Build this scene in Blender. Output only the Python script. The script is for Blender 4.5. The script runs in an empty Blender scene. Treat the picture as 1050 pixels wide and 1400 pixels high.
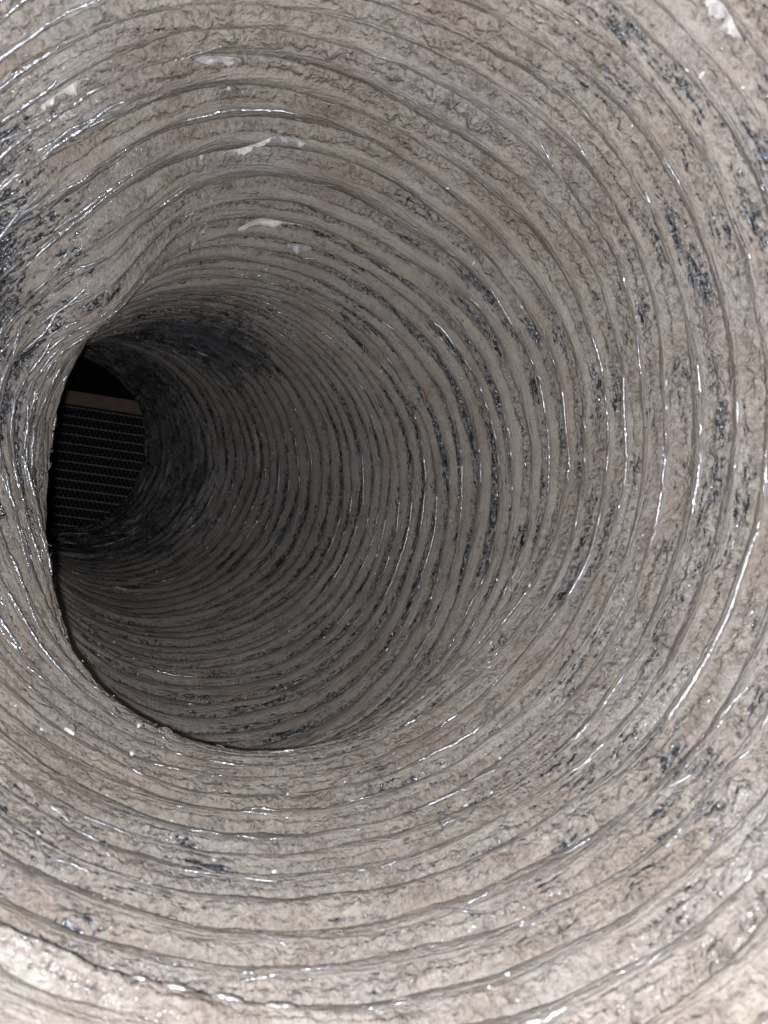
import bpy, math
import numpy as np
from mathutils import Vector, Matrix

# ------------------------------------------------------------------ camera, world, lamp
SC = bpy.context.scene
UNIT = 0.1                       # duct radius in metres; the geometry below is worked out in duct radii
R = math.radians

cam_d = bpy.data.cameras.new("camera")
cam = bpy.data.objects.new("camera", cam_d)
SC.collection.objects.link(cam)
cam.location = (0, 0, 0)
cam.rotation_euler = (R(90), 0, 0)
cam_d.sensor_fit = 'VERTICAL'
cam_d.sensor_height = 36.0
cam_d.lens = 36.0 * 1080 / 1400
cam_d.clip_start = 0.002
cam_d.clip_end = 50
cam_d.dof.use_dof = True
cam_d.dof.focus_distance = 0.33
cam_d.dof.aperture_fstop = 34
SC.camera = cam

world = bpy.data.worlds.new("World")
SC.world = world
world.use_nodes = True
world.node_tree.nodes["Background"].inputs[0].default_value = (0.5, 0.6, 0.8, 1)
world.node_tree.nodes["Background"].inputs[1].default_value = 0.0

fl = bpy.data.lights.new("phone_flash", 'POINT')
fl.energy = 2.65
fl.color = (1.0, 0.985, 0.985)
fl.shadow_soft_size = 0.0016
flo = bpy.data.objects.new("phone_flash", fl)
flo.location = (-0.0050, 0.0, -0.0032)
SC.collection.objects.link(flo)

SC.view_settings.view_transform = 'Standard'
SC.view_settings.look = 'None'
SC.view_settings.exposure = 0.0
SC.view_settings.gamma = 1.0
SC.render.engine = 'CYCLES'
SC.cycles.max_bounces = 5
SC.cycles.diffuse_bounces = 4
SC.cycles.glossy_bounces = 3

LOW = False

# ------------------------------------------------------------------ noise
_rng = np.random.RandomState(7)
_perm = _rng.permutation(256).astype(np.int32)
_perm = np.concatenate([_perm, _perm, _perm])
_g = _rng.normal(size=(256, 3)); _g /= np.linalg.norm(_g, axis=1)[:, None]
_g = _g.astype(np.float32)
_gx, _gy, _gz = (np.ascontiguousarray(_g[:, k]) for k in range(3))


def perlin(x, y, z):
    x = np.asarray(x, np.float32); y = np.asarray(y, np.float32); z = np.asarray(z, np.float32)
    x, y, z = np.broadcast_arrays(x, y, z)
    xf = np.floor(x); yf = np.floor(y); zf = np.floor(z)
    xi = xf.astype(np.int32) & 255; yi = yf.astype(np.int32) & 255; zi = zf.astype(np.int32) & 255
    fx = x - xf; fy = y - yf; fz = z - zf
    u = fx * fx * (3 - 2 * fx); v = fy * fy * (3 - 2 * fy); w = fz * fz * (3 - 2 * fz)
    px = (_perm[xi], _perm[xi + 1])
    out = 0
    for a in (0, 1):
        for b in (0, 1):
            pab = _perm[px[a] + yi + b]
            wab = (u if a else 1 - u) * (v if b else 1 - v)
            for c in (0, 1):
                h = _perm[pab + zi + c] & 255
                d = _gx[h] * (fx - a) + _gy[h] * (fy - b) + _gz[h] * (fz - c)
                out = out + wab * (w if c else 1 - w) * d
    return out * 1.55


def fbm(x, y, z, octv=3, gain=0.5):
    a, s, t = 1.0, 0, 0
    for k in range(octv):
        f = 2.03 ** k
        s = s + a * perlin(x * f + 17.3 * k, y * f - 9.1 * k, z * f + 4.7 * k)
        t += a; a *= gain
    return s / t


def billow(x, y, z, octv=3, gain=0.5):
    a, s, t = 1.0, 0, 0
    for k in range(octv):
        f = 2.1 ** k
        s = s + a * (np.sqrt(perlin(x * f + 31.7 * k, y * f + 8.3 * k, z * f - 14.9 * k) ** 2 + 0.03) - 0.173)
        t += a; a *= gain
    return s / t


def sstep(a, b, x):
    t = np.clip((x - a) / (b - a), 0, 1)
    return t * t * (3 - 2 * t)


def gauss(x, m, w):
    return np.exp(-((x - m) / w) ** 2)


def agauss(th, deg, w):                      # gaussian in angle (degrees), wrapped
    d = np.angle(np.exp(1j * (th - math.radians(deg))))
    return np.exp(-(np.degrees(d) / w) ** 2).astype(np.float32)

# ------------------------------------------------------------------ the centre line of the duct
# camera-like axes: x right, y down, z forward, in duct radii
CP = np.array([
    (0.03, -0.10, -0.10),
    (-0.03, -0.13, 0.60),
    (-0.10, -0.15, 1.25),
    (-0.18, -0.18, 1.80),
    (-0.30, -0.20, 2.35),
    (-0.48, -0.12, 2.95),
    (-0.74, -0.08, 3.60),
    (-1.22, -0.19, 4.70),
    (-1.80, -0.34, 5.75),
    (-2.55, -0.52, 6.90),
    (-3.35, -0.72, 8.10),
    (-3.90, -0.86, 8.90)])


def catmull(P, n=60):
    out = []
    for i in range(len(P) - 1):
        p0 = P[max(i - 1, 0)] if i else 2 * P[0] - P[1]
        p1, p2 = P[i], P[i + 1]
        p3 = P[i + 2] if i + 2 < len(P) else 2 * P[-1] - P[-2]
        for t in np.linspace(0, 1, n, endpoint=False):
            out.append(0.5 * ((2 * p1) + (-p0 + p2) * t + (2 * p0 - 5 * p1 + 4 * p2 - p3) * t * t
                              + (-p0 + 3 * p1 - 3 * p2 + p3) * t ** 3))
    out.append(P[-1])
    return np.array(out)


PATH = catmull(CP)
for _ in range(40):                          # relax small kinks
    PATH[1:-1] = 0.25 * PATH[:-2] + 0.5 * PATH[1:-1] + 0.25 * PATH[2:]
SEG = np.linalg.norm(np.diff(PATH, axis=0), axis=1)
ARC = np.concatenate([[0], np.cumsum(SEG)])
TAN = np.gradient(PATH, ARC, axis=0)
TAN /= np.linalg.norm(TAN, axis=1)[:, None]
LEN = ARC[-1]
S0 = 0.35                                    # the first rib starts here


def pitch_at(s):                             # the far length is pulled out more than the near one
    return 0.104 + 0.026 * sstep(1.8, 3.2, s) + 0.045 * sstep(4.0, 5.6, s)


_ss = np.linspace(S0, LEN + 1.0, 4000)
_pp = np.concatenate([[0], np.cumsum(np.diff(_ss) / pitch_at(_ss[1:]))])
MOUTH = 9.15                                 # where the duct ends at the plenum
NR = int(np.interp(MOUTH, _ss, _pp))


def frame(s):
    s = np.asarray(s)
    C = np.stack([np.interp(s, ARC, PATH[:, k]) for k in range(3)], -1)
    T = np.stack([np.interp(s, ARC, TAN[:, k]) for k in range(3)], -1)
    T /= np.linalg.norm(T, axis=-1)[..., None]
    U = np.stack([T[..., 2], 0 * T[..., 0], -T[..., 0]], -1)
    U /= np.linalg.norm(U, axis=-1)[..., None]
    V = np.cross(T, U)
    return C, T, U, V


def surface(k, phi, th):
    """k ring number, phi 0..1 across the ring (crest at .5), th angle.  Returns points and masks."""
    phi = np.asarray(phi, np.float32); th = np.asarray(th, np.float32)
    c, sn = np.cos(th), np.sin(th)
    p = k + phi
    s = np.interp(p, _pp, _ss).astype(np.float32)
    s = np.where(p < 0, S0 + p * 0.104, s)
    PT = pitch_at(s)
    # ribs are not quite evenly spaced round the duct
    s = s + 0.050 * perlin(c * 0.9 + 3, sn * 0.9, p * 0.22) + 0.026 * perlin(c * 1.9, sn * 1.9 + 5, p * 0.55 + 2)
    s = s + 0.014 * perlin(c * 4.5, sn * 4.5 + 5, p * 0.8 + 12)
    out = agauss(th, 5, 75)                    # outer side of the bend: stretched
    low = agauss(th, 105, 50)
    w = np.abs(phi - 0.5) * 2                 # 0 at crest, 1 at the valley
    soft = perlin(c * 1.7 + 5, sn * 1.7 + 9, p * 0.5)
    crest = np.clip(1 - w * w, 0, 1) ** (0.85 + 0.85 * agauss(th, 335, 85) - 0.25 * low + 0.4 * soft)     # plump bands with narrow valleys
    hh = 0.33 * PT * (1 + 0.25 * low) * (0.95 + 0.30 * perlin(c * 1.3, sn * 1.3 + 9, p * 0.7))
    hh = hh * (1 + 0.45 * sstep(2.2, 3.2, s))
    h = hh * crest
    # slack film between the wires falls into lesser, broken folds
    fold = sstep(-0.25, 0.35, perlin(c * 2.8 + 77, sn * 2.8, p * 0.9))
    h = h + hh * 0.34 * fold * (np.exp(-((phi - 0.15) / 0.065) ** 2) - 0.45 * np.exp(-((phi - 0.27) / 0.05) ** 2))
    # the inner side of the kink bulges into the duct
    bul = 0.155 * gauss(s, 2.82, 0.36) * agauss(th, 229, 22) + 0.055 * gauss(s, 3.0, 0.4) * agauss(th, 160, 24) + 0.035 * gauss(s, 2.8, 0.4) * agauss(th, 150, 30) + 0.20 * gauss(s, 3.5, 0.75) * agauss(th, 182, 44) + 0.03 * gauss(s, 2.6, 0.3) * agauss(th, 110, 60)
    bul = bul - 0.11 * gauss(s, 3.35, 0.42) * agauss(th, 95, 50) + 0.04 * gauss(s, 2.45, 0.2) * agauss(th, 48, 22)
    bul = bul + 0.052 * gauss(s, 1.30, 0.045) * agauss(th, 118, 30) + 0.02 * gauss(s, 1.62, 0.04) * agauss(th, 75, 25)
    h = h + bul
    # long wrinkles running round the duct, crowded where the bend squeezes the wall
    inn = agauss(th, 208, 44) * gauss(s, 2.5, 0.9)
    wr = np.abs(fbm(c * 2.0, sn * 2.0, s * 21, 3))
    h = h + 0.024 * (0.25 - wr) * (0.35 + 0.65 * w)
    h = h + inn * 0.085 * (0.22 - np.abs(fbm(c * 1.3 + 31, sn * 1.3, s * 12, 3, 0.55)))
    # out-of-round
    h = h + 0.030 * perlin(c * 1.1, sn * 1.1, s * 0.8 + 40)
    # how much dust lies here
    big = fbm(c * 1.6 + 20, sn * 1.6, s * 1.5, 2)
    med = fbm(c * 5.5, sn * 5.5 + 3, s * 7, 3)
    strg = fbm(c * 5, sn * 5 - 11, s * 34, 2)
    groove = sstep(0.35, 0.8, w)
    heap = sstep(0.0, 0.09, phi) * (1 - sstep(0.30, 0.42, phi + 0.15 * sstep(1.8, 3.0, s)))      # lint heaps against the near flank of each rib
    top = agauss(th, 270, 55)
    d = 1.0 + 0.55 * big + 0.6 * med + 0.45 * strg
    patch = sstep(-0.15, 0.45, fbm(c * 3.1 - 8, sn * 3.1, p * 0.62, 2))
    d = d - (0.10 + 0.52 * patch + 0.22 * sstep(2.3, 3.3, s)) * np.maximum(0.55 * groove, heap) * (0.15 + 0.85 * agauss(th, 352, 55)) * sstep(0.9, 1.7, s)
    d = d - 0.62 * agauss(th, 200, 26) * gauss(s, 2.5, 0.75) - 0.45 * agauss(th, 205, 9) * gauss(s, 2.1, 0.35)
    d = d - 0.45 * agauss(th, 195, 30) * gauss(s, 2.6, 0.7) * np.abs(strg) * 2
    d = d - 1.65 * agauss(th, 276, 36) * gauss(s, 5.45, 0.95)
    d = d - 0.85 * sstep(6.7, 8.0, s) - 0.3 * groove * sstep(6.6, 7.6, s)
    d = d - 0.12 * agauss(th, 110, 60) * (1 - sstep(1.6, 2.6, s))
    d = d - 0.42 * sstep(2.1, 3.2, s) * heap * (1 - 0.4 * top)  # deeper in, grooves darkened all round to strengthen rib contrast
    d = d + 0.25 * top * (1 - sstep(5.0, 6.0, s))
    thick = np.clip(d, 0, 1.6)
    # cauliflower lumps of lint: heaped in the grooves, packed smooth along the crests
    x3, y3 = c * 19, sn * 19
    lump = 2.6 * billow(x3, y3, s * 20, 2, 0.45) - 0.3
    fine = fbm(x3 * 3.7, y3 * 3.7, s * 55, 2)
    lw = np.clip(0.12 + 0.25 * groove + 0.85 * heap + 0.55 * perlin(c * 2.6 - 30, sn * 2.6, s * 3.0), 0.06, 1.2) * (1 - 0.75 * inn) * (1 - 0.3 * agauss(th, 100, 45))
    lint = thick * (0.008 + 0.0105 * lump * lw + 0.0018 * fine)
    film = 0.006 * fbm(c * 9, sn * 9, s * 45, 2) * (1 - np.clip(d, 0, 1))
    rad = 1.0 - h - lint - film
    ax = 0.10 * PT * crest * perlin(c * 8 + 70, sn * 8, p * 0.9) + thick * lw * 0.006 * perlin(x3, y3 + 44, s * 19)
    C, T, U, V = frame(s)
    P = C + rad[..., None] * (c[..., None] * U + sn[..., None] * V) + ax[..., None] * T
    return P, d, lw, s


def gloss_at(th, s):
    """where stretched film shines through the dust: pleats inside the bend, near floor, far mouth"""
    c, sn = np.cos(th), np.sin(th)
    n = sstep(-0.25, 0.35, fbm(c * 3 + 60, sn * 3, s * 9, 2))
    g = 1.0 * agauss(th, 200, 38) * gauss(s, 2.4, 0.85) + 0.32 * agauss(th, 110, 60) * (1 - sstep(1.4, 2.3, s)) \
        + 0.9 * sstep(6.3, 7.6, s) + 0.35 * agauss(th, 20, 45)
    return np.clip(g * n, 0, 1)


def to_b(P):                                 # working axes -> Blender metres
    return np.stack([P[..., 0], P[..., 2], -P[..., 1]], -1) * UNIT

# ------------------------------------------------------------------ materials
def mat(name):
    m = bpy.data.materials.new(name)
    m.use_nodes = True
    nt = m.node_tree
    for n in list(nt.nodes):
        nt.nodes.remove(n)
    o = nt.nodes.new('ShaderNodeOutputMaterial')
    return m, nt, o


def node(nt, kind, **kw):
    n = nt.nodes.new('ShaderNode' + kind)
    for a, b in kw.items():
        setattr(n, a, b)
    return n


def duct_material():
    m, nt, o = mat("lint_over_dark_film")
    L = nt.links.new

    def math_(op, a, b=None, c=None):
        n = node(nt, 'Math', operation=op)
        for i, v in enumerate((a, b, c)):
            if v is None:
                continue
            if isinstance(v, (int, float)):
                n.inputs[i].default_value = v
            else:
                L(v, n.inputs[i])
        return n.outputs[0]

    def noise(vec, scale, detail=3, rough=0.5, dist=0.0):
        n = node(nt, 'TexNoise')
        n.inputs['Scale'].default_value = scale; n.inputs['Detail'].default_value = detail
        n.inputs['Roughness'].default_value = rough; n.inputs['Distortion'].default_value = dist
        L(vec, n.inputs['Vector'])
        return n.outputs['Fac']

    def ramp(fac, *stops):
        r = node(nt, 'ValToRGB'); e = r.color_ramp.elements
        while len(e) < len(stops):
            e.new(0.5)
        for q, (p_, col) in zip(e, stops):
            q.position = p_; q.color = tuple(col) + (1,)
        L(fac, r.inputs[0])
        return r.outputs[0]

    d = node(nt, 'Attribute', attribute_name='dust').outputs['Fac']
    lw = node(nt, 'Attribute', attribute_name='lumps').outputs['Fac']
    ob = node(nt, 'TexCoord').outputs['Object']
    uv = node(nt, 'Attribute', attribute_name='duct_co').outputs['Vector']
    mp = node(nt, 'Mapping'); mp.inputs['Scale'].default_value = (8, 8, 150); L(uv, mp.inputs['Vector'])
    mp2 = node(nt, 'Mapping'); mp2.inputs['Scale'].default_value = (40, 40, 300); mp2.inputs['Rotation'].default_value = (0.12, 0.1, 0)
    L(uv, mp2.inputs['Vector'])
    fine = noise(ob, 1500, 3, 0.6)
    mossy = noise(ob, 620, 3, 0.6, 0.6)
    blot = noise(ob, 42, 3, 0.55)
    blot2 = noise(ob, 150, 3, 0.6)
    strings = noise(mp.outputs[0], 1, 3, 0.6)
    hairs = noise(mp2.outputs[0], 1, 2, 0.5)
    vo = node(nt, 'TexVoronoi', feature='F1'); vo.inputs['Scale'].default_value = 640
    wob = node(nt, 'VectorMath', operation='MULTIPLY_ADD')
    wn = node(nt, 'TexNoise'); wn.inputs['Scale'].default_value = 500; wn.inputs['Detail'].default_value = 1; L(ob, wn.inputs['Vector'])
    L(wn.outputs['Color'], wob.inputs[0]); wob.inputs[1].default_value = (0.0016,) * 3; L(ob, wob.inputs[2])
    L(wob.outputs[0], vo.inputs['Vector'])
    vor = math_('POWER', vo.outputs['Distance'], 1.6)
    # how far the dust hides the film: thread-like and crumbly edges
    k = math_('MULTIPLY_ADD', strings, 2.2, -1.1)
    k = math_('ADD', k, math_('MULTIPLY_ADD', mossy, 1.7, -0.85))
    k = math_('ADD', k, math_('MULTIPLY_ADD', hairs, 1.6, -0.80))
    k = math_('ADD', k, d)
    cov = node(nt, 'MapRange', interpolation_type='SMOOTHSTEP')
    cov.inputs['From Min'].default_value = 0.14; cov.inputs['From Max'].default_value = 0.50
    L(k, cov.inputs['Value'])
    # colour of the lint itself
    base = ramp(blot, (0.30, (0.240, 0.208, 0.184)), (0.50, (0.290, 0.262, 0.237)), (0.72, (0.306, 0.288, 0.264)))
    cool = node(nt, 'MixRGB', blend_type='MIX'); cool.inputs[2].default_value = (0.270, 0.268, 0.290, 1)
    gl0 = node(nt, 'Attribute', attribute_name='gloss').outputs['Fac']
    L(math_('MAXIMUM', ramp(noise(ob, 22, 3, 0.6), (0.50, (0, 0, 0)), (0.68, (0.5, 0.5, 0.5))), math_('MULTIPLY', gl0, 0.75)), cool.inputs[0]); L(base, cool.inputs[1])
    base = cool.outputs[0]
    crumb = ramp(math_('ADD', math_('MULTIPLY', mossy, 0.55), math_('MULTIPLY', blot2, 0.45)),
                 (0.38, (0.60, 0.56, 0.54)), (0.50, (0.95, 0.94, 0.93)), (0.62, (1.13, 1.12, 1.12)))
    mul = node(nt, 'MixRGB', blend_type='MULTIPLY'); L(math_('MINIMUM', math_('MULTIPLY_ADD', lw, 0.75, 0.30), 1.0), mul.inputs[0])
    L(base, mul.inputs[1]); L(crumb, mul.inputs[2])
    # a thin veil of dust lets the bluish film through
    veil = node(nt, 'MixRGB', blend_type='MIX')
    vf = node(nt, 'MapRange'); vf.inputs['From Min'].default_value = 0.45; vf.inputs['From Max'].default_value = 0.80
    L(k, vf.inputs['Value']); L(vf.outputs[0], veil.inputs[0])
    veil.inputs[1].default_value = (0.150, 0.136, 0.130, 1); L(mul.outputs[0], veil.inputs[2])
    # relief: crumbly heaps
    hgt = math_('ADD', math_('MULTIPLY', math_('ADD', math_('MULTIPLY', vor, -0.6), math_('MULTIPLY', mossy, 1.5)), math_('MULTIPLY_ADD', lw, 0.9, 0.1)),
                math_('ADD', math_('MULTIPLY', fine, 0.4), math_('MULTIPLY', strings, math_('MAXIMUM', math_('MULTIPLY_ADD', lw, -0.9, 0.80), 0.08))))
    bump = node(nt, 'Bump'); bump.inputs['Strength'].default_value = 1.0; bump.inputs['Distance'].default_value = 0.0013
    L(hgt, bump.inputs['Height'])
    du = node(nt, 'BsdfPrincipled')
    gl = node(nt, 'MapRange'); gl.inputs['From Min'].default_value = 0.40; gl.inputs['From Max'].default_value = 0.95
    gl.inputs['To Min'].default_value = 0.33; gl.inputs['To Max'].default_value = 0.95
    L(k, gl.inputs['Value']); L(gl.outputs[0], du.inputs['Roughness'])
    sp = node(nt, 'MapRange'); sp.inputs['From Min'].default_value = 0.40; sp.inputs['From Max'].default_value = 0.95
    sp.inputs['To Min'].default_value = 0.9; sp.inputs['To Max'].default_value = 0.12
    L(k, sp.inputs['Value']); L(sp.outputs[0], du.inputs['Specular IOR Level'])
    L(veil.outputs[0], du.inputs['Base Color']); L(bump.outputs[0], du.inputs['Normal'])
    # torn film shows as a wet-looking gloss where the dust is thin
    sheen = node(nt, 'Bump'); sheen.inputs['Strength'].default_value = 1.0; sheen.inputs['Distance'].default_value = 0.0016
    L(math_('ADD', strings, math_('MULTIPLY', hairs, 0.6)), sheen.inputs['Height'])
    cw = node(nt, 'MapRange', interpolation_type='SMOOTHSTEP'); cw.inputs['From Min'].default_value = 0.98; cw.inputs['From Max'].default_value = 0.50
    L(math_('ADD', k, math_('MULTIPLY_ADD', blot2, 1.6, -0.8)), cw.inputs['Value'])
    gls = node(nt, 'Attribute', attribute_name='gloss').outputs['Fac']
    gmask = ramp(math_('ADD', math_('MULTIPLY', strings, 0.6), math_('MULTIPLY', blot2, 0.4)), (0.47, (0, 0, 0)), (0.56, (1, 1, 1)))
    L(math_('MAXIMUM', math_('MULTIPLY', cw.outputs[0], math_('MULTIPLY_ADD', gls, 0.8, 0.14)), math_('MULTIPLY', gls, gmask)), du.inputs['Coat Weight'])
    du.inputs['Coat Roughness'].default_value = 0.17
    du.inputs['Coat IOR'].default_value = 1.9
    L(sheen.outputs[0], du.inputs['Coat Normal'])
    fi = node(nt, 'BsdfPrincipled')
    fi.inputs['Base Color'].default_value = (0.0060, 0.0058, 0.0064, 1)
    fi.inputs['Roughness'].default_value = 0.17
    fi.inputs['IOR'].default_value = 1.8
    fi.inputs['Specular IOR Level'].default_value = 1.0
    fi.inputs['Specular Tint'].default_value = (0.8, 0.88, 1.0, 1)
    bf = node(nt, 'Bump'); bf.inputs['Strength'].default_value = 1.0; bf.inputs['Distance'].default_value = 0.0022
    L(math_('ADD', strings, math_('MULTIPLY', mossy, 0.5)), bf.inputs['Height']); L(bf.outputs[0], fi.inputs['Normal'])
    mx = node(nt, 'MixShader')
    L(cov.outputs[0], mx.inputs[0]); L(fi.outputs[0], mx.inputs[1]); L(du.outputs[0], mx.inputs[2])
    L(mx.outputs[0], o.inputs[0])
    return m


def simple_mat(name, col, rough=0.6, metal=0.0, spec=0.5, nscale=200, nbump=0.3, var=0.15, ior=1.5):
    m, nt, o = mat(name)
    L = nt.links.new
    p = node(nt, 'BsdfPrincipled')
    p.inputs['Roughness'].default_value = rough
    p.inputs['Metallic'].default_value = metal
    p.inputs['IOR'].default_value = ior
    p.inputs['Specular IOR Level'].default_value = spec
    co = node(nt, 'TexCoord'); n = node(nt, 'TexNoise'); n.inputs['Scale'].default_value = nscale; n.inputs['Detail'].default_value = 4
    L(co.outputs['Object'], n.inputs['Vector'])
    r = node(nt, 'ValToRGB'); e = r.color_ramp.elements
    e[0].position = 0.3; e[0].color = tuple(c * (1 - var) for c in col) + (1,)
    e[1].position = 0.7; e[1].color = tuple(min(1, c * (1 + var)) for c in col) + (1,)
    L(n.outputs['Fac'], r.inputs[0]); L(r.outputs[0], p.inputs['Base Color'])
    b = node(nt, 'Bump'); b.inputs['Strength'].default_value = nbump; b.inputs['Distance'].default_value = 0.001
    L(n.outputs['Fac'], b.inputs['Height']); L(b.outputs[0], p.inputs['Normal'])
    L(p.outputs[0], o.inputs[0])
    return m


M_DUCT = duct_material()
M_BAR = simple_mat("brown_painted_metal", (0.22, 0.155, 0.13), 0.7, nscale=120)
M_FIN = simple_mat("dark_coil_fin", (0.013, 0.0135, 0.018), 0.5, nscale=300, var=0.5)
M_TUBE = simple_mat("dull_coil_tube", (0.09, 0.09, 0.10), 0.4, metal=0.3, nscale=300, var=0.4)
M_TIP = simple_mat("glint_fin_tip", (0.8, 0.8, 0.86), 0.3, metal=0.2, nscale=300, var=0.7)  # near-white colour paints the dotted highlights of the fin rows
M_BLACK = simple_mat("black_plenum_liner", (0.012, 0.011, 0.012), 0.9, spec=0.1)
M_WIRE = simple_mat("wire_under_glossy_film", (0.21, 0.19, 0.18), 0.15, spec=0.9, nscale=900, nbump=0.42, ior=2.1)
M_WIRE.node_tree.nodes['Principled BSDF'].inputs['Specular Tint'].default_value = (0.80, 0.88, 1.0, 1)
M_SCRAP = simple_mat("torn_film_scrap", (0.42, 0.41, 0.395), 0.4, nscale=400, nbump=0.5)

# ------------------------------------------------------------------ object helpers
def link(o, parent=None):
    SC.collection.objects.link(o)
    if parent is not None:
        o.parent = parent
    return o


def grid_mesh(name, P, closed, attrs, normals=None, mat_=None):
    nr, nc = P.shape[:2]
    me = bpy.data.meshes.new(name)
    nq = (nr - 1) * (nc if closed else nc - 1)
    me.vertices.add(nr * nc)
    me.vertices.foreach_set('co', np.ascontiguousarray(P, np.float32).ravel())
    i = np.arange(nr - 1)[:, None]
    j = np.arange(nc if closed else nc - 1)[None, :]
    j2 = (j + 1) % nc
    q = np.stack([i * nc + j, i * nc + j2, (i + 1) * nc + j2, (i + 1) * nc + j], -1).reshape(-1).astype(np.int32)
    me.loops.add(nq * 4)
    me.loops.foreach_set('vertex_index', q)
    me.polygons.add(nq)
    me.polygons.foreach_set('loop_start', np.arange(0, nq * 4, 4, dtype=np.int32))
    me.polygons.foreach_set('use_smooth', np.ones(nq, bool))
    me.update(calc_edges=True)
    for k, (v, typ) in attrs.items():
        a = me.attributes.new(k, typ, 'POINT')
        a.data.foreach_set('vector' if typ == 'FLOAT_VECTOR' else 'value', np.ascontiguousarray(v, np.float32).ravel())
    if normals is not None:
        me.normals_split_custom_set_from_vertices(normals.reshape(-1, 3))
    if mat_:
        me.materials.append(mat_)
    return me


def thing(name, loc, label, cat, group=None):
    e = bpy.data.objects.new(name, None)
    e.empty_display_size = 0.02
    e.location = loc
    e['label'] = label; e['category'] = cat
    if group:
        e['group'] = group
    return link(e)

# ------------------------------------------------------------------ the duct
duct = thing("flexible_duct", (0, 0, 0),
             "ribbed flexible air duct seen from inside, walls caked in taupe lint over dark film", "duct")


def nsamp(k):
    if LOW:
        return 10, 512
    if k < 27:
        return 24, 1536
    if k < 36:
        return 18, 1536
    return 14, 768


def wire_arcs(k):
    n = 1024
    th = np.arange(n) * (2 * np.pi / n)
    c, sn = np.cos(th), np.sin(th)
    e = perlin(c * 2.2 + 9, sn * 2.2, k * 0.77 + 0.37) + 0.5 * perlin(c * 7 + 9, sn * 7, k * 0.9 + 0.2) \
        + 0.8 * perlin(c * 34, sn * 34, k * 0.9 + 0.6)
    s_here = float(np.interp(k + 0.5, _pp, _ss))
    e = e - 0.45 * agauss(th, 260, 50) + 0.62 * agauss(th, 10, 36) * sstep(1.0, 1.5, s_here) + 1.15 * agauss(th, 202, 30) * gauss(s_here, 2.4, 0.9) - 0.62
    e = e - 0.5 * sstep(6.8, 7.4, s_here)
    P, _, _, s = surface(k, np.full(n, 0.455), th)
    P2, _, _, _ = surface(k, np.full(n, 0.50), th)
    C, T, U, V = frame(s)
    inward = C - P
    inward /= np.linalg.norm(inward, axis=1)[:, None]
    # smooth the run of the wire so that it bridges the crumbs
    base = P - 0
    rad = np.linalg.norm(P - C, axis=1)
    ker = np.ones(15) / 15
    pad = np.concatenate([rad[-7:], rad, rad[:7]])
    rs = np.convolve(pad, ker, 'valid')
    tl = np.sum((P - C) * T, 1)
    pad = np.concatenate([tl[-7:], tl, tl[:7]]); tl = np.convolve(pad, ker, 'valid')
    WR = 0.0060
    off = np.clip(e * 0.035, -0.012, 0.0018)
    cen = C + (rs - off)[:, None] * (c[:, None] * U + sn[:, None] * V) + tl[:, None] * T
    on = off > -WR * 0.75
    if on.all():
        runs = [list(range(n)) + [0]]
    else:
        st = int(np.argmin(on)); idx = [(st + i) % n for i in range(n)]
        runs, cur = [], []
        for i in idx:
            if on[i]:
                cur.append(i)
            elif cur:
                runs.append(cur); cur = []
        if cur:
            runs.append(cur)
    out = []
    for r_ in runs:
        if len(r_) < 8:
            continue
        ii = np.array(r_)
        a = np.arange(6) * (np.pi / 3)
        taper = np.minimum(1, np.minimum(np.arange(len(ii)), np.arange(len(ii))[::-1]) / 4 + 0.15)
        Q = cen[ii][:, None, :] + (WR * taper)[:, None, None] * (np.cos(a)[None, :, None] * inward[ii][:, None, :]
                                                               + np.sin(a)[None, :, None] * T[ii][:, None, :])
        out.append(grid_mesh("wire", to_b(Q), True, {}, None, M_WIRE))
    return out


for k in range(NR):
    nrow, ncol = nsamp(k)
    dphi = 1.0 / nrow
    rows = np.arange(-1, nrow + 2) * dphi
    th = np.arange(ncol) * (2 * np.pi / ncol)
    PH, TH = np.meshgrid(rows, th, indexing='ij')
    P, dust, thick, s = surface(k + 0 * PH, PH, TH)
    B = to_b(P)
    dT = np.roll(B, -1, 1) - np.roll(B, 1, 1)
    dS = B[2:] - B[:-2]
    N = np.cross(dT[1:-1], dS)
    N /= np.linalg.norm(N, axis=-1)[..., None] + 1e-12
    C = to_b(frame(s[1:-1])[0])
    Bi = B[1:-1]
    flip = np.sign(np.sum(N * (C - Bi), -1).mean())
    N = N * flip
    uvw = np.stack([np.cos(TH), np.sin(TH), s], -1)[1:-1]
    if flip > 0:
        pass
    me = grid_mesh("rib", Bi, True, {'dust': (dust[1:-1], 'FLOAT'), 'lumps': (thick[1:-1], 'FLOAT'),
                                     'duct_co': (uvw, 'FLOAT_VECTOR'), 'gloss': (gloss_at(TH, s)[1:-1], 'FLOAT')}, None, M_DUCT)
    # faces must look inward for the custom normals to agree
    v = np.cross(Bi[0, 1] - Bi[0, 0], Bi[1, 1] - Bi[0, 0])
    if np.dot(v, C[0, 0] - Bi[0, 0]) < 0:
        me.flip_normals()
    me.normals_split_custom_set_from_vertices(N.reshape(-1, 3))
    o = link(bpy.data.objects.new("rib", me), duct)
    # the spring wire under its film shows along the crest where the dust has come off
    for wm in wire_arcs(k):
        link(bpy.data.objects.new("wire", wm), o)


# ------------------------------------------------------------------ the coil behind the far end, and the black plenum round it
def box_mesh(name, x0, x1, y0, y1, z0, z1, m, bevel=0.0):
    import bmesh
    bm = bmesh.new()
    bmesh.ops.create_cube(bm, size=1)
    for v in bm.verts:
        v.co = Vector((x0 + (v.co.x + .5) * (x1 - x0), y0 + (v.co.y + .5) * (y1 - y0), z0 + (v.co.z + .5) * (z1 - z0)))
    if bevel:
        bmesh.ops.bevel(bm, geom=bm.edges[:], offset=bevel, segments=2, affect='EDGES')
    me = bpy.data.meshes.new(name); bm.to_mesh(me); bm.free()
    me.materials.append(m)
    return me


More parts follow.
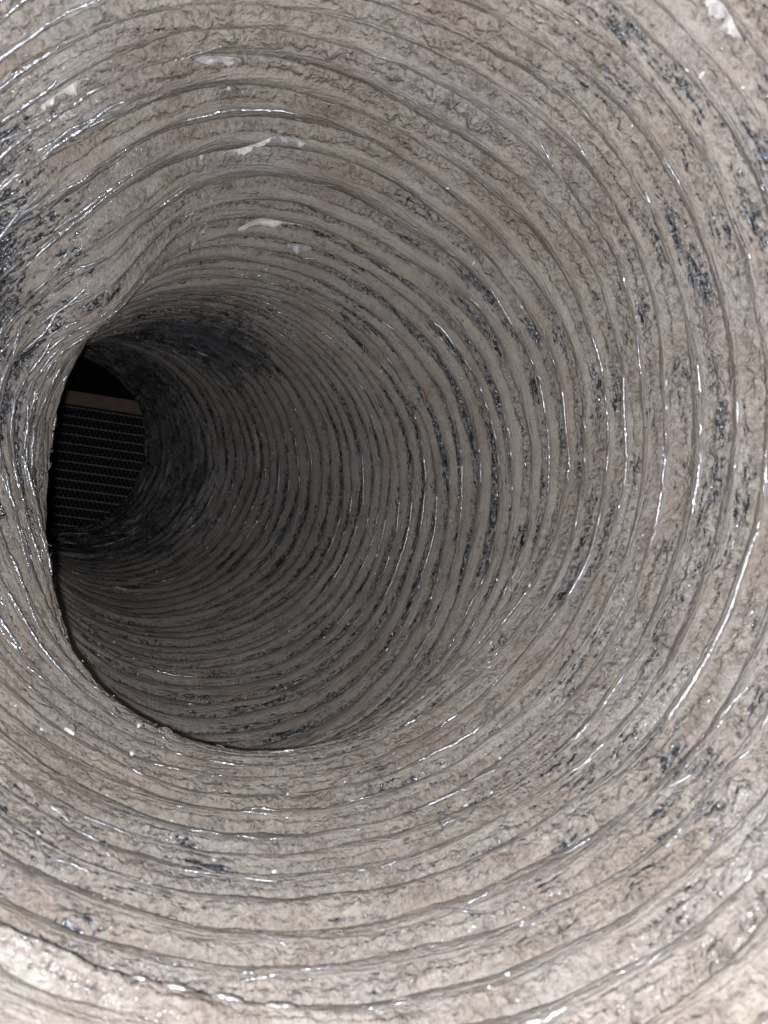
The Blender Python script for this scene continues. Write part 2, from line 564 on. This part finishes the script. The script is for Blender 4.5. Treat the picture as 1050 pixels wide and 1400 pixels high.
coil_c = to_b(np.array([-3.20, -1.25, 8.95 + 0.10]))     # middle of the brown bar
coil = thing("cooling_coil", tuple(coil_c),
             "dark finned cooling coil under a brown bar, beyond the far mouth of the duct", "coil")
coil.rotation_euler = (0, R(7.5), R(14))
link(bpy.data.objects.new("top_bar", box_mesh("top_bar", -0.24, 0.24, -0.004, 0.02, -0.0075, 0.0075, M_BAR, 0.0012)), coil)
ROW = 0.0103
TW = 0.23


def fin_strip_mesh():
    n = 180
    vs, fs = [], []
    for i in range(n + 1):
        x = -TW + 2 * TW * i / n
        up = i % 2
        z = 0.0040 if up else -0.0040
        vs += [(x, 0.0006, z), (x, 0.016, z)]
    for i in range(n):
        fs.append((2 * i, 2 * i + 2, 2 * i + 3, 2 * i + 1))
    for i in range(n):                                  # the rolled front edge of each fin
        x = -TW + 2 * TW * i / n; x2 = -TW + 2 * TW * (i + 1) / n
        z, z2 = (0.0040, -0.0040) if i % 2 else (-0.0040, 0.0040)
        b = len(vs)
        for (xx, zz) in ((x, z), (x2, z2)):
            vs += [(xx - 0.00028, 0.0004, zz), (xx + 0.00028, 0.0004, zz)]
        fs.append((b, b + 1, b + 3, b + 2))
    me = bpy.data.meshes.new("fin_strip"); me.from_pydata(vs, [], fs); me.update()
    me.materials.append(M_FIN)
    return me


fin_me = fin_strip_mesh()
tube_me = box_mesh("flat_tube", -TW, TW, 0, 0.017, -0.0006, 0.0006, M_TUBE, 0.0003)


def bead_mesh():                                   # bent-over fin tips, pale so they draw the highlight dots along each tube
    vs, fs = [], []
    n = 180
    for i in range(0, n + 1, 2):
        x = -TW + 2 * TW * i / n
        b = len(vs)
        w, h, d = 0.0012, 0.0009, 0.0022
        vs += [(x - w, 0, -h), (x + w, 0, -h), (x + w, 0, h), (x - w, 0, h), (x, -d, 0)]
        fs += [(b, b + 1, b + 4), (b + 1, b + 2, b + 4), (b + 2, b + 3, b + 4), (b + 3, b, b + 4)]
    me = bpy.data.meshes.new("fin_tips"); me.from_pydata(vs, [], fs); me.update()
    me.materials.append(M_TIP)
    return me


bead_me = bead_mesh()
for i in range(22):
    z = -0.0105 - ROW * i
    t = link(bpy.data.objects.new("flat_tube", tube_me), coil); t.location = (0, 0, z)
    b = link(bpy.data.objects.new("fin_tips", bead_me), t); b.location = (0, -0.0002, 0)
    f = link(bpy.data.objects.new("fin_strip", fin_me), coil); f.location = (0, 0, z - ROW / 2)
link(bpy.data.objects.new("back_plate", box_mesh("back_plate", -TW, TW, 0.022, 0.024, -0.27, -0.0076, M_BLACK)), coil)

ple_x, ple_y, ple_z = to_b(np.array([-3.4, -0.8, 9.75]))
import bmesh
bm = bmesh.new()
X0, X1, Y0, Y1, Z0, Z1 = ple_x - .34, ple_x + .34, ple_y - .16, ple_y + .16, ple_z - .3, ple_z + .3
for (a, b_, c_, d_) in (((X0, Y1, Z0), (X1, Y1, Z0), (X1, Y1, Z1), (X0, Y1, Z1)),
                        ((X0, Y0, Z0), (X0, Y1, Z0), (X0, Y1, Z1), (X0, Y0, Z1)),
                        ((X1, Y0, Z0), (X1, Y1, Z0), (X1, Y1, Z1), (X1, Y0, Z1)),
                        ((X0, Y0, Z0), (X1, Y0, Z0), (X1, Y1, Z0), (X0, Y1, Z0)),
                        ((X0, Y0, Z1), (X1, Y0, Z1), (X1, Y1, Z1), (X0, Y1, Z1))):
    bm.faces.new([bm.verts.new(q) for q in (a, b_, c_, d_)])
me = bpy.data.meshes.new("plenum"); bm.to_mesh(me); bm.free(); me.materials.append(M_BLACK)
pl = link(bpy.data.objects.new("plenum", me)); pl['kind'] = 'structure'


# ------------------------------------------------------------------ torn scraps of film and paper stuck to the lint
def surf_pts(k, phi, th):
    """points on the duct wall and the inward direction, for arrays of equal shape"""
    P, _, _, s = surface(k, phi, th)
    C = frame(s)[0]
    n = C - P
    return P, n / np.linalg.norm(n, axis=-1)[..., None]


def scrap(k, phi, th, length, width, hang, slant, label, seed, m=None):
    rs = np.random.RandomState(seed)
    nu, nv = 22, 6
    u = np.linspace(-1, 1, nu)[:, None] * np.ones((1, nv))
    v = np.ones((nu, 1)) * np.linspace(0, 1, nv)[None, :]
    out = (1 - np.abs(u) ** 2.6) * 0.9 + 0.1                     # ragged lens outline
    out = out * (0.85 + 0.3 * rs.rand(nu)[:, None])
    s_mid = float(np.interp(k + phi, _pp, _ss))
    pt = float(pitch_at(s_mid))
    TH = th + u * length / 2
    width = width * 0.5
    PHI = phi + (v - 0.5) * out * width / pt + slant * u
    P, n = surf_pts(k, PHI * 0 + phi + slant * u, TH)
    base = P
    ker = np.ones(5) / 5
    base = np.stack([[np.convolve(np.pad(base[:, j, a], 2, mode='edge'), ker, 'valid') for j in range(nv)] for a in range(3)], -1)
    base = base.transpose(1, 0, 2) if base.shape[0] == nv else base
    T = frame(np.full(u.shape, s_mid))[1]
    lift = 0.010 + 0.7 * hang * v ** 1.7 * out + 0.006 * np.sin(u * 7 + seed) * v + 0.010 * (u ** 4) * rs.rand() + 0.004 * rs.randn(nu, nv) * v
    Q = base + T * ((v - 0.5) * out * width)[..., None] + n * lift[..., None]
    Bq = to_b(Q)
    c0 = Bq.reshape(-1, 3).mean(0)
    o = bpy.data.objects.new("film_scrap", grid_mesh("film_scrap", Bq - c0, False, {}, None, m or M_SCRAP))
    o.location = tuple(c0)
    md = o.modifiers.new("thickness", 'SOLIDIFY'); md.thickness = 0.00012
    o['label'] = label; o['category'] = "scrap"; o['group'] = "pale scraps caught on the ribs"
    return link(o)


M_LILAC = simple_mat("lilac_grey_scrap", (0.29, 0.28, 0.29), 0.4, nscale=500, nbump=0.5)
M_GREY = simple_mat("grey_fibre_scrap", (0.30, 0.28, 0.27), 0.7, nscale=500, nbump=0.5)
scrap(24, .0, 4.765, .27, .035, .030, -.15, "longest curved whitish scrap on the upper ribs, just above the dark bend", 1)
scrap(24, .7, 4.904, .115, .030, .040, .1, "short blunt lilac grey scrap below the long curved one", 2, M_LILAC)
scrap(20, .5, 4.61, .17, .018, .018, -.25, "thin slanting pale sliver on the upper ribs", 3)
scrap(20, .2, 4.743, .12, .022, .016, 0, "low leaf-shaped grey scrap right of the thin slanting sliver", 4, M_LILAC)
scrap(17, .875, 4.503, .13, .026, .018, -.12, "folded bluish grey scrap on the topmost ribs", 5, M_LILAC)
scrap(16, .75, 4.10, .15, .014, .010, -.1, "bright narrow sliver on the wall at upper left", 6)
scrap(24, .25, 4.464, .11, .022, .014, -.2, "small pale torn scrap left of the long curved one", 9, M_LILAC)
scrap(46, .25, 6.12, .42, .03, .035, 0, "long grey wisp hanging on the far ribs in the dark stretch", 10, M_GREY)
scrap(9, .5, 5.493, .12, .024, .02, .1, "broad pinkish film tatter at the near top right", 11, M_LILAC)

# tiny flecks over the lint, coloured pale to stand in for film glints
rs = np.random.RandomState(5)
fv, ff = [], []
NF = 640
fk = rs.randint(5, 50, NF); fp = rs.rand(NF)
ft = np.where(rs.rand(NF) < 0.55, np.radians(rs.normal(105, 45, NF)), rs.rand(NF) * 6.283)
Pf, nf = [], []
for i in range(NF):
    P, n = surf_pts(int(fk[i]), np.array([fp[i]]), np.array([ft[i] % 6.283]))
    P, n = P[0], n[0]
    Tn = frame(np.array([np.interp(fk[i] + fp[i], _pp, _ss)]))[1][0]
    w_ = np.cross(n, Tn)
    toward = -P / np.linalg.norm(P)
    a = rs.normal(size=3) * 0.35 + toward * 0.75 + n * 0.6; a /= np.linalg.norm(a)
    e1 = np.cross(a, w_ if rs.rand() < .7 else Tn); e1 /= np.linalg.norm(e1); e2 = np.cross(a, e1)
    big = 0.0016 + 0.0055 * rs.rand() ** 5
    l1, l2 = big * (1 + 1.6 * rs.rand() ** 3), big * (0.5 + 0.5 * rs.rand())
    c0 = P + n * 0.006
    b = len(fv)
    m_ = 6
    for q in range(m_):
        an = q * 2 * math.pi / m_
        rr = 0.7 + 0.5 * rs.rand()
        fv.append(tuple(to_b(c0 + e1 * l2 * math.cos(an) * rr + e2 * l1 * math.sin(an) * rr)))
    fv.append(tuple(to_b(c0 + a * big * 0.35)))
    fv.append(tuple(to_b(c0 - a * big * 0.35)))
    for q in range(m_):
        ff.append((b + q, b + (q + 1) % m_, b + m_)); ff.append((b + (q + 1) % m_, b + q, b + m_ + 1))
me = bpy.data.meshes.new("glint_flecks"); me.from_pydata(fv, [], ff); me.update()
me.materials.append(simple_mat("pale_glint_fleck", (0.62, 0.63, 0.66), 0.25, spec=1.0, nscale=900, nbump=0.1, var=0.3))
o = link(bpy.data.objects.new("glint_flecks", me))
o['kind'] = 'stuff'; o['label'] = "tiny pale flecks standing in for glints of film over the lint"; o['category'] = "debris"


# loose lint fibres lying across the ribs and grooves
rs = np.random.RandomState(11)
NH = 5200
hk = (rs.rand(NH) ** 0.8 * 34 + 6).astype(int)
ht = np.where(rs.rand(NH) < 0.55, np.radians(rs.normal(0, 45, NH)), rs.rand(NH) * 2 * np.pi) % (2 * np.pi)
hp = 0.5 + 0.5 * np.sign(rs.rand(NH) - .5) * (1 - rs.rand(NH) ** 1.5)
NP = 6
ln = 0.02 + 0.06 * rs.rand(NH) ** 2
sl = rs.normal(0, 0.35, NH) + (rs.rand(NH) < .15) * rs.normal(0, 1.2, NH)
t_ = np.linspace(-.5, .5, NP)[None, :]
cv = rs.normal(0, 0.010, (NH, 1))
TH = ht[:, None] + t_ * (ln * np.cos(sl))[:, None]
PHv = hp[:, None] + t_ * (ln * np.sin(sl))[:, None] / 0.13 + cv / 0.13 * (1 - 4 * t_ ** 2) + rs.normal(0, 0.012, (NH, NP))
kk = hk[:, None] + 0 * PHv
Ph, nh = surf_pts(kk, PHv, TH)
rise = (0.0025 + 0.006 * rs.rand(NH, 1) * (1 - 4 * t_ ** 2) + rs.rand(NH, 1) ** 6 * 0.02 * (t_ + .5) ** 2)
Ph = Ph + nh * rise[..., None]
Tt = np.gradient(Ph, axis=1); Tt /= np.linalg.norm(Tt, axis=-1)[..., None] + 1e-9
e2 = np.cross(Tt, nh); e2 /= np.linalg.norm(e2, axis=-1)[..., None] + 1e-9
rad = (0.0010 + 0.0008 * rs.rand(NH, 1)) * (1 - 0.8 * (2 * t_) ** 4)
ring = [Ph + rad[..., None] * (math.cos(a) * nh + math.sin(a) * e2) for a in (1.57, 3.67, 5.76)]
Q = to_b(np.stack(ring, 2))                       # NH, NP, 3, 3
base = (np.arange(NH) * NP * 3)[:, None, None]
i_ = np.arange(NP - 1)[None, :, None] * 3
j_ = np.arange(3)[None, None, :]
quads = np.stack([base + i_ + j_, base + i_ + (j_ + 1) % 3, base + i_ + 3 + (j_ + 1) % 3, base + i_ + 3 + j_], -1).reshape(-1, 4)
me = bpy.data.meshes.new("lint_fibres")
me.from_pydata(Q.reshape(-1, 3).tolist(), [], quads.tolist()); me.update()
me.materials.append(simple_mat("lint_fibre", (0.28, 0.255, 0.238), 0.9, spec=0.1, nscale=300, nbump=0.0, var=0.25))
o = link(bpy.data.objects.new("lint_fibres", me))
o['kind'] = 'stuff'; o['label'] = "loose taupe lint fibres lying over the ribs"; o['category'] = "lint"


# stretched creases of film that stand clear of the dust and catch the flash
M_CREASE = simple_mat("stretched_glossy_film", (0.17, 0.16, 0.162), 0.16, spec=0.9, nscale=700, nbump=0.6, ior=2.1, var=0.4)
M_CREASE.node_tree.nodes['Principled BSDF'].inputs['Specular Tint'].default_value = (0.80, 0.88, 1.0, 1)
rs = np.random.RandomState(21)


def creases(count, th_deg, th_sd, s_lo, s_hi, len_lo, len_hi, r_lo, r_hi, seed):
    rs = np.random.RandomState(seed)
    vs, fs = [], []
    for q in range(count):
        th0 = math.radians(rs.normal(th_deg, th_sd)) % (2 * math.pi)
        p0 = float(np.interp(rs.uniform(s_lo, s_hi), _ss, _pp))
        L_ = rs.uniform(len_lo, len_hi); n = max(8, int(L_ / 0.012))
        t = np.linspace(-.5, .5, n)
        th = th0 + t * L_
        drift = np.clip(rs.normal(0, 0.22), -.4, .4)
        kq = math.floor(p0); f0 = 0.5 + (0.30 if rs.rand() < .35 else 0.10) * rs.uniform(-1, 1) - 0.04
        ph = f0 + t * drift + 0.06 * perlin(t * 5 + q, 0.3 * q + 0 * t, 0 * t + .5)
        P, nn = surf_pts(np.full(n, kq), ph, th)
        for a in range(6):                       # pulled tight: smoother than the dust below
            P[1:-1] = 0.25 * P[:-2] + 0.5 * P[1:-1] + 0.25 * P[2:]
        T = np.gradient(P, axis=0); T /= np.linalg.norm(T, axis=1)[:, None]
        e2 = np.cross(T, nn)
        r = rs.uniform(r_lo, r_hi) * (1 - (2 * t) ** 4 * 0.9) * (1 + 0.45 * perlin(t * 18 * L_ / .2, q * 1.3 + 0 * t, 0 * t))
        cen = P + nn * (r * 0.25)[:, None]
        b = len(vs)
        for i in range(n):
            for a in range(6):
                an = a * math.pi / 3
                vs.append(tuple(to_b(cen[i] + r[i] * (math.cos(an) * nn[i] + math.sin(an) * 0.8 * e2[i]))))
        for i in range(n - 1):
            for a in range(6):
                fs.append((b + i * 6 + a, b + i * 6 + (a + 1) % 6, b + i * 6 + 6 + (a + 1) % 6, b + i * 6 + 6 + a))
    me = bpy.data.meshes.new("film_creases"); me.from_pydata(vs, [], fs); me.update()
    me.polygons.foreach_set('use_smooth', np.ones(len(fs), bool))
    me.materials.append(M_CREASE)
    o = link(bpy.data.objects.new("film_creases", me), duct)
    o['kind'] = 'stuff'
    return o


creases(210, 196, 27, 1.5, 3.1, 0.06, 0.40, 0.0025, 0.0075, 1)      # squeezed inner side of the bend
creases(110, 112, 45, 1.1, 2.6, 0.03, 0.12, 0.0020, 0.0058, 2)       # near floor
creases(60, 0, 45, 1.3, 4.0, 0.03, 0.14, 0.0018, 0.0042, 3)         # outer wall
creases(130, 20, 75, 6.0, 9.0, 0.04, 0.20, 0.0050, 0.0095, 4)        # bare far end
creases(40, 300, 25, 3.0, 4.6, 0.03, 0.12, 0.0035, 0.0065, 5)       # above the bend
